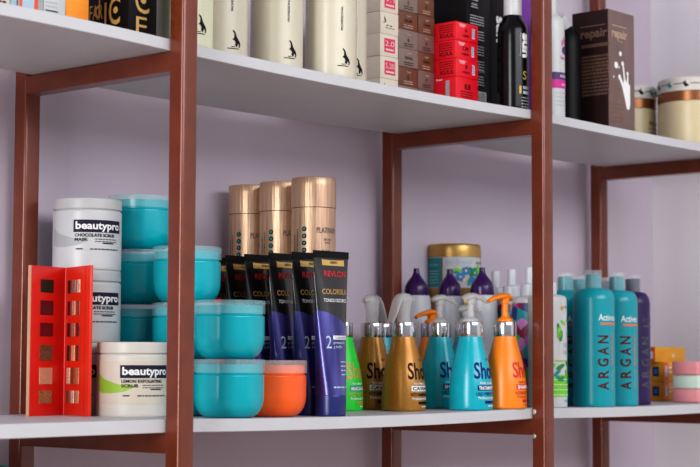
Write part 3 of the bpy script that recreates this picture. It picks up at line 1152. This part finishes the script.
def cream_bottle(u, s, phi, label, m, small=False):
    x, y = PU(u, s)
    t = empty('cream_bottle', (x, y, zu(x)), math.radians(phi - 48.6), label, 'bottle', 'cream litre bottles')
    R = .0376
    lathe('bottle_body', smooth_profile([(0, 0), (R - .003, 0), (R, .001), (R, .010), (R, .195), (R - .004, .210), (.018, .218), (.014, .2185, 1), (0, .2185)], 2), m, t)
    lathe('cap', smooth_profile([(0, .218), (.0165, .218), (.0170, .219), (.0165, .250), (.0155, .252), (0, .252)], 1), M_CREAM, t)
    p = Print()
    horse(p, .0, .0235, .95, M_BLACK)
    p.text('PROFESSIONAL', -.003, .070, .0032, M_BLACK, 1, 'l', 90, w=.035)
    p.text('shampoo', .004, .150, .006, M_INK, 1, w=.03)
    p.build('bottle_print', t, on_cyl(R), .004)


cream_bottle(184, 762, 40, 'cream bottle showing on both sides of the rack post', M_CREAMG)
cream_bottle(220, 730, 36, 'cream bottle with dark horse mark just past the rack post', M_CREAM)
cream_bottle(276, 710, 36, 'cream bottle with dark horse mark in the middle of the cream bottle row', M_CREAM)
cream_bottle(330.5, 693, 32, 'cream bottle with dark horse mark and vertical lettering', M_CREAM)
cream_bottle(341, 672, 42, 'cream bottle showing only its edge and half horse mark, beside the cream cartons', M_CREAM)

# ------------------------------------------------------------------ dye carton stacks
CY = 0.130
CX = XU(380.2, CY)
CX1, CX2, CX3 = XU(398.7, CY), XU(418.5, CY), XU(435, CY)
base = zu(.58) + .0002
hc = 0.0352
for k in range(6):
    f = Print()
    if k in (1, 2, 4):
        f.rect(.010, .0065, .036, .0285, M_PINKL, 0)
        f.text(['', '5.20', '2.0', '', '9.1', ''][k], .023, .0165, .0085, M_CARTW, 1, w=.022, bold=.0)
        f.rect(.013, .0095, .033, .0122, M_CARTW, 1)
    else:
        horse(f, .010, .020, .38, M_BLACK)
        f.rect(.014, .0130, .019, .0150, M_INK, 0).rect(.023, .0130, .028, .0150, M_INK, 0).rect(.012, .0095, .034, .0105, M_INK, 0)
    carton('dye_carton', CX + (0, .0003, -.0004, .0004, 0, 0)[k], CY, base + hc * k, CX1 - CX - .0012, .125, hc - .0003, M_CARTW,
           ['cream carton at the very bottom of the cream carton stack', 'cream carton second up with pink label, just above the shelf front', 'cream carton third up with the upper pink number label',
            'cream carton fourth up with small horse mark and no pink label', 'cream carton fifth up, its pink label cut by the picture top', 'cream carton at the top of the stack, out of sight'][k],
           group='cream dye cartons', front=f) if k < 5 else None
hb = 0.0300
cols1 = [M_CARTG, M_CARTB, M_CARTG, M_CARTG, M_CARTB, M_CARTG]
cols2 = [M_CARTM, M_CARTM, M_CARTB, M_CARTM, M_CARTB, M_CARTB]
place = ['at the bottom', 'second up', 'third up', 'fourth up', 'fifth up', 'on top']
names = {M_CARTG: 'taupe', M_CARTB: 'brown', M_CARTM: 'mauve brown'}
for c, (x0, w, cl, where) in enumerate(((CX1, CX2 - CX1 - .001, cols1, 'next to the cream cartons'), (CX2, CX3 - CX2 - .001, cols2, 'next to the red cartons'))):
    for k in range(6):
        f = Print()
        f.text('hair', w * .55, hb * .70, .0034, M_INKLT, 1, w=.010)
        if k % 2:
            f.text(random.choice(['7', '5', '6']), w * .5, hb * .36, .006, M_CARTK, 1)
        else:
            f.text(random.choice(['COLOR', 'TINTE']), w * .5, hb * .42, .004, M_CARTK, 1, w=w * .42)
        f.lines(w * .28, w * .75, hb * .22, 2, .0035, .0014, M_INKLT if cl[k] is M_CARTB else M_CARTK, 1)
        carton('dye_carton', x0 + random.uniform(-.0003, .0003), CY + random.uniform(0, .0015), base + hb * k, w, .12, hb - .0003, cl[k],
               '%s dye carton %s in the stack %s' % (names[cl[k]], place[k], where), group='brown dye cartons', front=f)
hr = 0.0298
RX = CX3 + .001
RY = YU(456, RX)
RW = XU(478, RY) - RX

zz = zu(RX + .03) + .0002
for k in range(4):
    h = .0490 if k == 0 else hr
    z = zz if k == 0 else zz + .0492 + hr * (k - 1) + .0001
    f = Print()
    if k:
        f.poly([(.006, h - .003), (.026, h - .003), (.020, h - .009), (.010, h - .008)], M_PINK, 0)
        f.rect(.042, .006, .049, h - .007, M_LBLUE, 0).lines(.043, .049, h - .009, 5, .003, .0012, M_INK, 1)
        f.text(['', '8', '7.34', '6'][k], .026, h * .48, .0065, M_CARTK, 1, bold=.02)
        f.text('rubio', .026, h * .22, .0045, M_CARTK, 1, w=.018)
    else:
        f.text('8.8', .030, .030, .009, M_CARTK, 1, bold=.02)
        f.lines(.012, .044, .025, 3, .004, .0015, M_CARTK, 1)
    l = Print()
    e = .12
    if k:
        l.text('KUUL', e - .018, h * .14, .0062, M_CARTK, 1, w=.028, bold=.01)
        l.lines(e - .034, e - .006, h * .80, 4, .0038, .0014, M_RUST, 1)
    else:
        l.rect(e - .021, .017, e - .013, .043, M_SWG, 1)
        l.text('kuul', e - .034, h - .005, .004, M_PWHITE, 1, w=.012)
    carton('dye_carton', RX + (0, .0006, 0, .0004)[k], RY + (0, 0, .001, 0)[k], z, RW, .12, h - .0003, M_CARTR,
           ['red dye carton at the bottom with a white sticker on its side', 'red dye carton second from the shelf in the red stack', 'red dye carton third from the shelf in the red stack',
            'red dye carton on top of the red stack'][k], group='red dye cartons', front=f, left=l)

# black cartons
BX = RX + RW + .002
BY = YU(467, BX)
BW = XU(490.5, BY) - BX

zz = zu(BX + .03) + .0002
f = Print()
f.text('oo', .020, .178, .006, M_SWG, 1, w=.016)
f.rect(.010, .1745, .030, .176, M_SWG, 1).rect(.010, .1865, .030, .188, M_SWG, 1)
for r in range(5):
    f.lines(.008, .046, .160 - r * .025, 4, .0045, .0018, M_SWG, 1)
f.disc(.016, .070, .0032, M_SWG, 2)
f.text('LOTE', .040, .068, .004, M_SWG, 2, w=.014)
f.rect(.022, .010, .052, .036, M_PWHITE, 1)
xx = .023
while xx < .050:
    w = random.choice([.0008, .0014, .002])
    f.rect(xx, .014, xx + w, .035, M_CARTK, 2)
    xx += w + random.choice([.001, .0016])
carton('shampoo_carton', BX, BY, zz, BW, .13, .235, M_CARTK, 'tall black carton with pale small print and barcode behind the red cartons', front=f)
f = Print().text('sun', .017, .170, .022, M_PWHITE, 1, 'l', -90, w=.045, bold=.04)
carton('shampoo_carton', BX + BW + .0015, BY + .001, zu(.80) + .0002, .040, .12, .235, M_CARTK, 'tall black carton with white vertical lettering behind the black bottle', front=f)
f = Print().poly([(.004, .02), (.02, .05), (.012, .12), (.03, .2), (.004, .2)], M_PURINK, 0).rect(.03, .02, .05, .06, M_PURINK, 0)
QX = BX + BW + .0435

carton('shampoo_carton', QX, BY, zu(.86) + .0002, XU(536, BY) - QX, .07, .235, M_PURC, 'shiny purple carton between the black bottle and the rack post', front=f)

# black bottle with white cap
x, y = XU(513, .060), .060
t = empty('tanning_bottle', (x, y, zu(x)), math.radians(-9), 'glossy black bottle with white cap and vertical white lettering', 'bottle')
R = .0258
lathe('bottle_body', smooth_profile([(0, 0), (R - .002, 0), (R, .001), (R, .010), (R, .126), (R - .002, .142), (.0165, .154), (.0145, .158), (.0130, .1585, 1), (0, .1585)], 2), mat('black_gloss', (14, 14, 17), .2, 0, .1, spec=.28), t)
lathe('cap', smooth_profile([(0, .158), (.0148, .158), (.0152, .159), (.0150, .200), (.0138, .2025), (0, .2025)], 1), M_WHITE, t)
p = Print()
p.text('sun', -.003, .126, .0150, M_PWHITE, 1, 'l', -90, w=.040, bold=.05)
p.text('PROFESSIONAL', -.0085, .126, .0028, M_SWG, 1, 'l', -90, w=.038)
p.text('S', .001, .050, .014, M_GOLDI, 1, w=.008)
p.rect(-.010, .026, -.006, .039, M_GOLDI, 1)
p.rect(-.003, .034, .012, .039, M_SWG, 1).rect(-.003, .026, .012, .031, M_LBLUE, 1)
p.lines(-.006, .014, .019, 4, .005, .0016, M_SWG, 1)
p.build('bottle_print', t, on_cyl(R), .0035)

# white bottle with pink hand mark
x, y = XU(552, .075), .075
t = empty('lotion_bottle', (x, y, zu(x)), math.radians(-6), 'slim white bottle with pink and purple bands, half hidden by the rack post', 'bottle')
R = .0222
lathe('bottle_body', smooth_profile([(0, 0), (R - .002, 0), (R, .001), (R, .010), (R, .165), (R - .002, .176), (.012, .183), (.0085, .184, 1), (0, .184)], 2), M_WHITE, t)
lathe('cap', smooth_profile([(0, .183), (.0095, .183), (.0098, .184), (.0092, .222), (.008, .224), (0, .224)], 1), M_WHITE2, t)
p = Print()
p.rect(-.03, .055, .05, .0700, M_PINKPU, 1)
p.rect(-.03, .0700, .05, .0825, M_PURINK, 1)
p.text('KERATIN', .010, .0738, .0045, M_PWHITE, 2, w=.028)
p.text('smooth', .010, .0600, .0045, M_PWHITE, 2, w=.022)
p.lines(-.012, .03, .046, 4, .007, .0016, M_SWG, 1)
for (a, z, hh) in ((.001, .128, .010), (.006, .132, .012), (.011, .130, .011), (.016, .126, .009)):
    p.poly([(a - .0015, z), (a + .0015, z), (a + .001, z + hh), (a - .001, z + hh)], M_PINKPU, 1)
p.disc(.008, .121, .0075, M_PURINK, 1)
p.text('hands', .008, .105, .006, M_PINKPU, 1, w=.022)
p.build('bottle_print', t, on_cyl(R), .0035)

# black bottle with tilted white cap
x, y = XU(568, .11), .11
t = empty('flip_top_bottle', (x, y, zu(x)), 0, 'black bottle with tilted white flip cap against the chocolate brown carton', 'bottle')
R = .0240
lathe('bottle_body', smooth_profile([(0, 0), (R - .002, 0), (R, .001), (R, .010), (R, .150), (R - .003, .170), (.014, .182), (.010, .184, 1), (0, .184)], 2), M_CARTK, t)
bm = bmesh.new()
add_lathe(bm, smooth_profile([(0, 0), (.0120, 0), (.0130, .001), (.0130, .023), (.0118, .026), (0, .0262)], 1), 32)
o = finish(bm, 'flip_cap', M_WHITE, t, (-.007, .002, .1805))
o.rotation_euler = (0, math.radians(-46), 0)

# chocolate brown carton
f = Print()
HX = XU(608.7, .045)
W, D, H = XU(634.7, .045) - HX, YU(572.6, HX) - .045, .2135

f.text('repair', .036, .166, .0150, M_BRONZEI, 1, w=.050, bold=.03)
f.rect(.012, .1855, .060, .1872, M_BRONZEI, 1)
f.text('crema', .038, .158, .0040, M_BRONZEI, 1, w=.018)
WM = M_PWHITE
# splash of milk
f.poly([(.066, .040), (.058, .042), (.052, .058), (.044, .078), (.036, .090), (.033, .095), (.036, .099), (.040, .096), (.048, .086), (.049, .094), (.046, .112), (.044, .120), (.047, .122), (.050, .116),
        (.053, .096), (.058, .088), (.060, .100), (.061, .106), (.064, .104), (.064, .088), (.0695, .084), (.0695, .050)], WM, 1)
for (a, z, r) in ((.045, .121, .0042), (.035, .096, .0046), (.061, .105, .0036), (.024, .116, .0062), (.038, .138, .0045), (.016, .094, .0020), (.033, .113, .0020)):
    f.disc(a, z, r, WM, 2)
for i, (w_, z) in enumerate(((.012, .074), (.020, .068), (.020, .062), (.012, .054))):
    f.lines(.026 - w_ / 2 + .004, .030 + w_ / 2, z, 1, .004, .0032, M_TAN, 1)
f.lines(.006, .048, .044, 5, .0075, .0042, M_TAN, 1)
l = Print()
l.text('repair', .046, .166, .0150, M_TAN, 1, w=.056, bold=.03)
l.rect(.018, .1855, .070, .1872, M_TAN, 1)
for r, (n, hh) in enumerate(((1, .006), (3, .0040), (3, .0045), (3, .004), (3, .004))):
    l.lines(.012, .078, .148 - r * .0185, n, .0062, hh, M_TAN, 1)
carton('mask_carton', HX, .045, zu(HX + .03) + .0002, W, D, H, (M_CHOC, M_CHOCF, M_CHOC), 'chocolate brown carton with white milk splash on its front', front=f, left=l)


# cream jars with copper band
def copper_jar(x, y, R, h, rz, label):
    t = empty('cream_jar', (x, y, zu(x)), math.radians(rz), label, 'jar', 'cream jars with copper bands')
    zc = h - .046
    lathe('jar_body', smooth_profile([(0, 0), (R - .003, 0), (R, .001), (R, .010), (R, zc - .004), (R - .001, zc), (R - .004, zc + .001, 1), (R - .004, h - .01, 1), (0, h - .01)], 2), M_JCREAM, t)
    bm = bmesh.new()
    add_lathe(bm, [(R - .004, zc), (R - .0002, zc + .0005), (R - .0002, zc + .0180), (R - .004, zc + .0185)], 56)
    finish(bm, 'copper_band', M_COPPER, t)
    lathe('lid', smooth_profile([(R - .004, zc + .0190), (R + .0006, zc + .0190, 1), (R + .0006, zc + .021), (R + .0006, h - .003), (R - .003, h), (R - .010, h + .0005), (0, h + .0005)], 2), M_CREAMW, t)
    p = Print()
    for k in range(8):
        a = -R * PI * .75 + k * R * .5
        p.poly([(a - .003, h - .010), (a - .001, h - .016), (a + .003, h - .021), (a + .010, h - .018), (a + .004, h - .013), (a + .003, h - .007), (a + .0005, h - .012)], M_BLACK if k % 2 else M_TINK, 1)
        p.rect(a + .012, h - .0145, a + .030, h - .0130, M_INK, 1)
    p.build('lid_print', t, on_cyl(R + .0008), .004)
    p = Print()
    p.text('BIO SPA', .000, .052, .0075, M_BLACK, 1, w=.040, bold=.0)
    p.lines(-.022, .022, .044, 2, .007, .0018, M_INK, 1)
    p.text('crema', .004, .022, .004, M_INK, 1, w=.02)
    p.build('jar_print', t, on_cyl(R), .004)


copper_jar(XU(631, .216), .216, .050, .1310, 10, 'smaller cream jar with copper band behind the chocolate brown carton')
copper_jar(XU(693, .095), .095, .0675, .1350, -25, 'large cream jar with copper band at the shelf end, cut by the picture edge')

# dark green carton below, dark bottle at the edge
carton('storage_carton', XU(8.5, .10, -.05) - .09, .10, .5755, .09, .16, .4235, M_DKGREEN, 'dark green carton on the shelf below, only its top corner showing')
x, y = P(-14, 690)
t = empty('dark_bottle', (x, y, zl(x)), 0, 'dark bottle at the picture edge, showing only a sliver', 'bottle')
lathe('bottle_body', smooth_profile([(0, 0), (.021, 0), (.0225, .001), (.0225, .12), (.018, .132), (.009, .137, 1), (0, .137)], 2), M_CARTK, t)
lathe('cap', [(0, .1365), (.010, .1365), (.010, .155), (0, .155)], M_CARTK, t, 24)

# ------------------------------------------------------------------ light
def area(name, loc, target, sx, sy, power, col):
    d = bpy.data.lights.new(name, 'AREA')
    d.shape = 'RECTANGLE'
    d.size = sx
    d.size_y = sy
    d.energy = power
    d.color = col
    o = bpy.data.objects.new(name, d)
    COL.objects.link(o)
    o.location = loc
    o.rotation_euler = (Vector(target) - Vector(loc)).to_track_quat('-Z', 'Y').to_euler()
    return o


area('window_light', (-3.75, -1.05, 1.65), (0.4, 0.15, 1.15), 1.0, 2.2, 125, (1.0, 0.985, 0.96))
area('room_light', (0.2, -4.5, 2.95), (0.5, 0.2, 1.1), 5.0, 1.5, 178, (0.97, 0.98, 1.0))
w = bpy.data.worlds.new('world')
SC.world = w
w.use_nodes = True
w.node_tree.nodes['Background'].inputs['Color'].default_value = (0.80, 0.82, 0.88, 1)
w.node_tree.nodes['Background'].inputs['Strength'].default_value = 0.46

# ------------------------------------------------------------------ camera
cd = bpy.data.cameras.new('camera')
cam = bpy.data.objects.new('camera', cd)
COL.objects.link(cam)
m = Matrix(((RV.x, UV.x, -FV.x), (RV.y, UV.y, -FV.y), (RV.z, UV.z, -FV.z))).to_4x4()
m.translation = CAM + Vector((0, 0, Z0))
cam.matrix_world = m
cd.sensor_fit = 'HORIZONTAL'
cd.sensor_width = 36
cd.lens = F_PX * 36 / 700
cd.clip_start = 0.05
cd.dof.use_dof = True
cd.dof.focus_distance = 2.42
cd.dof.aperture_fstop = 8.0
SC.camera = cam
SC.view_settings.view_transform = 'Standard'
SC.view_settings.look = 'Medium High Contrast'
SC.view_settings.exposure = -0.30
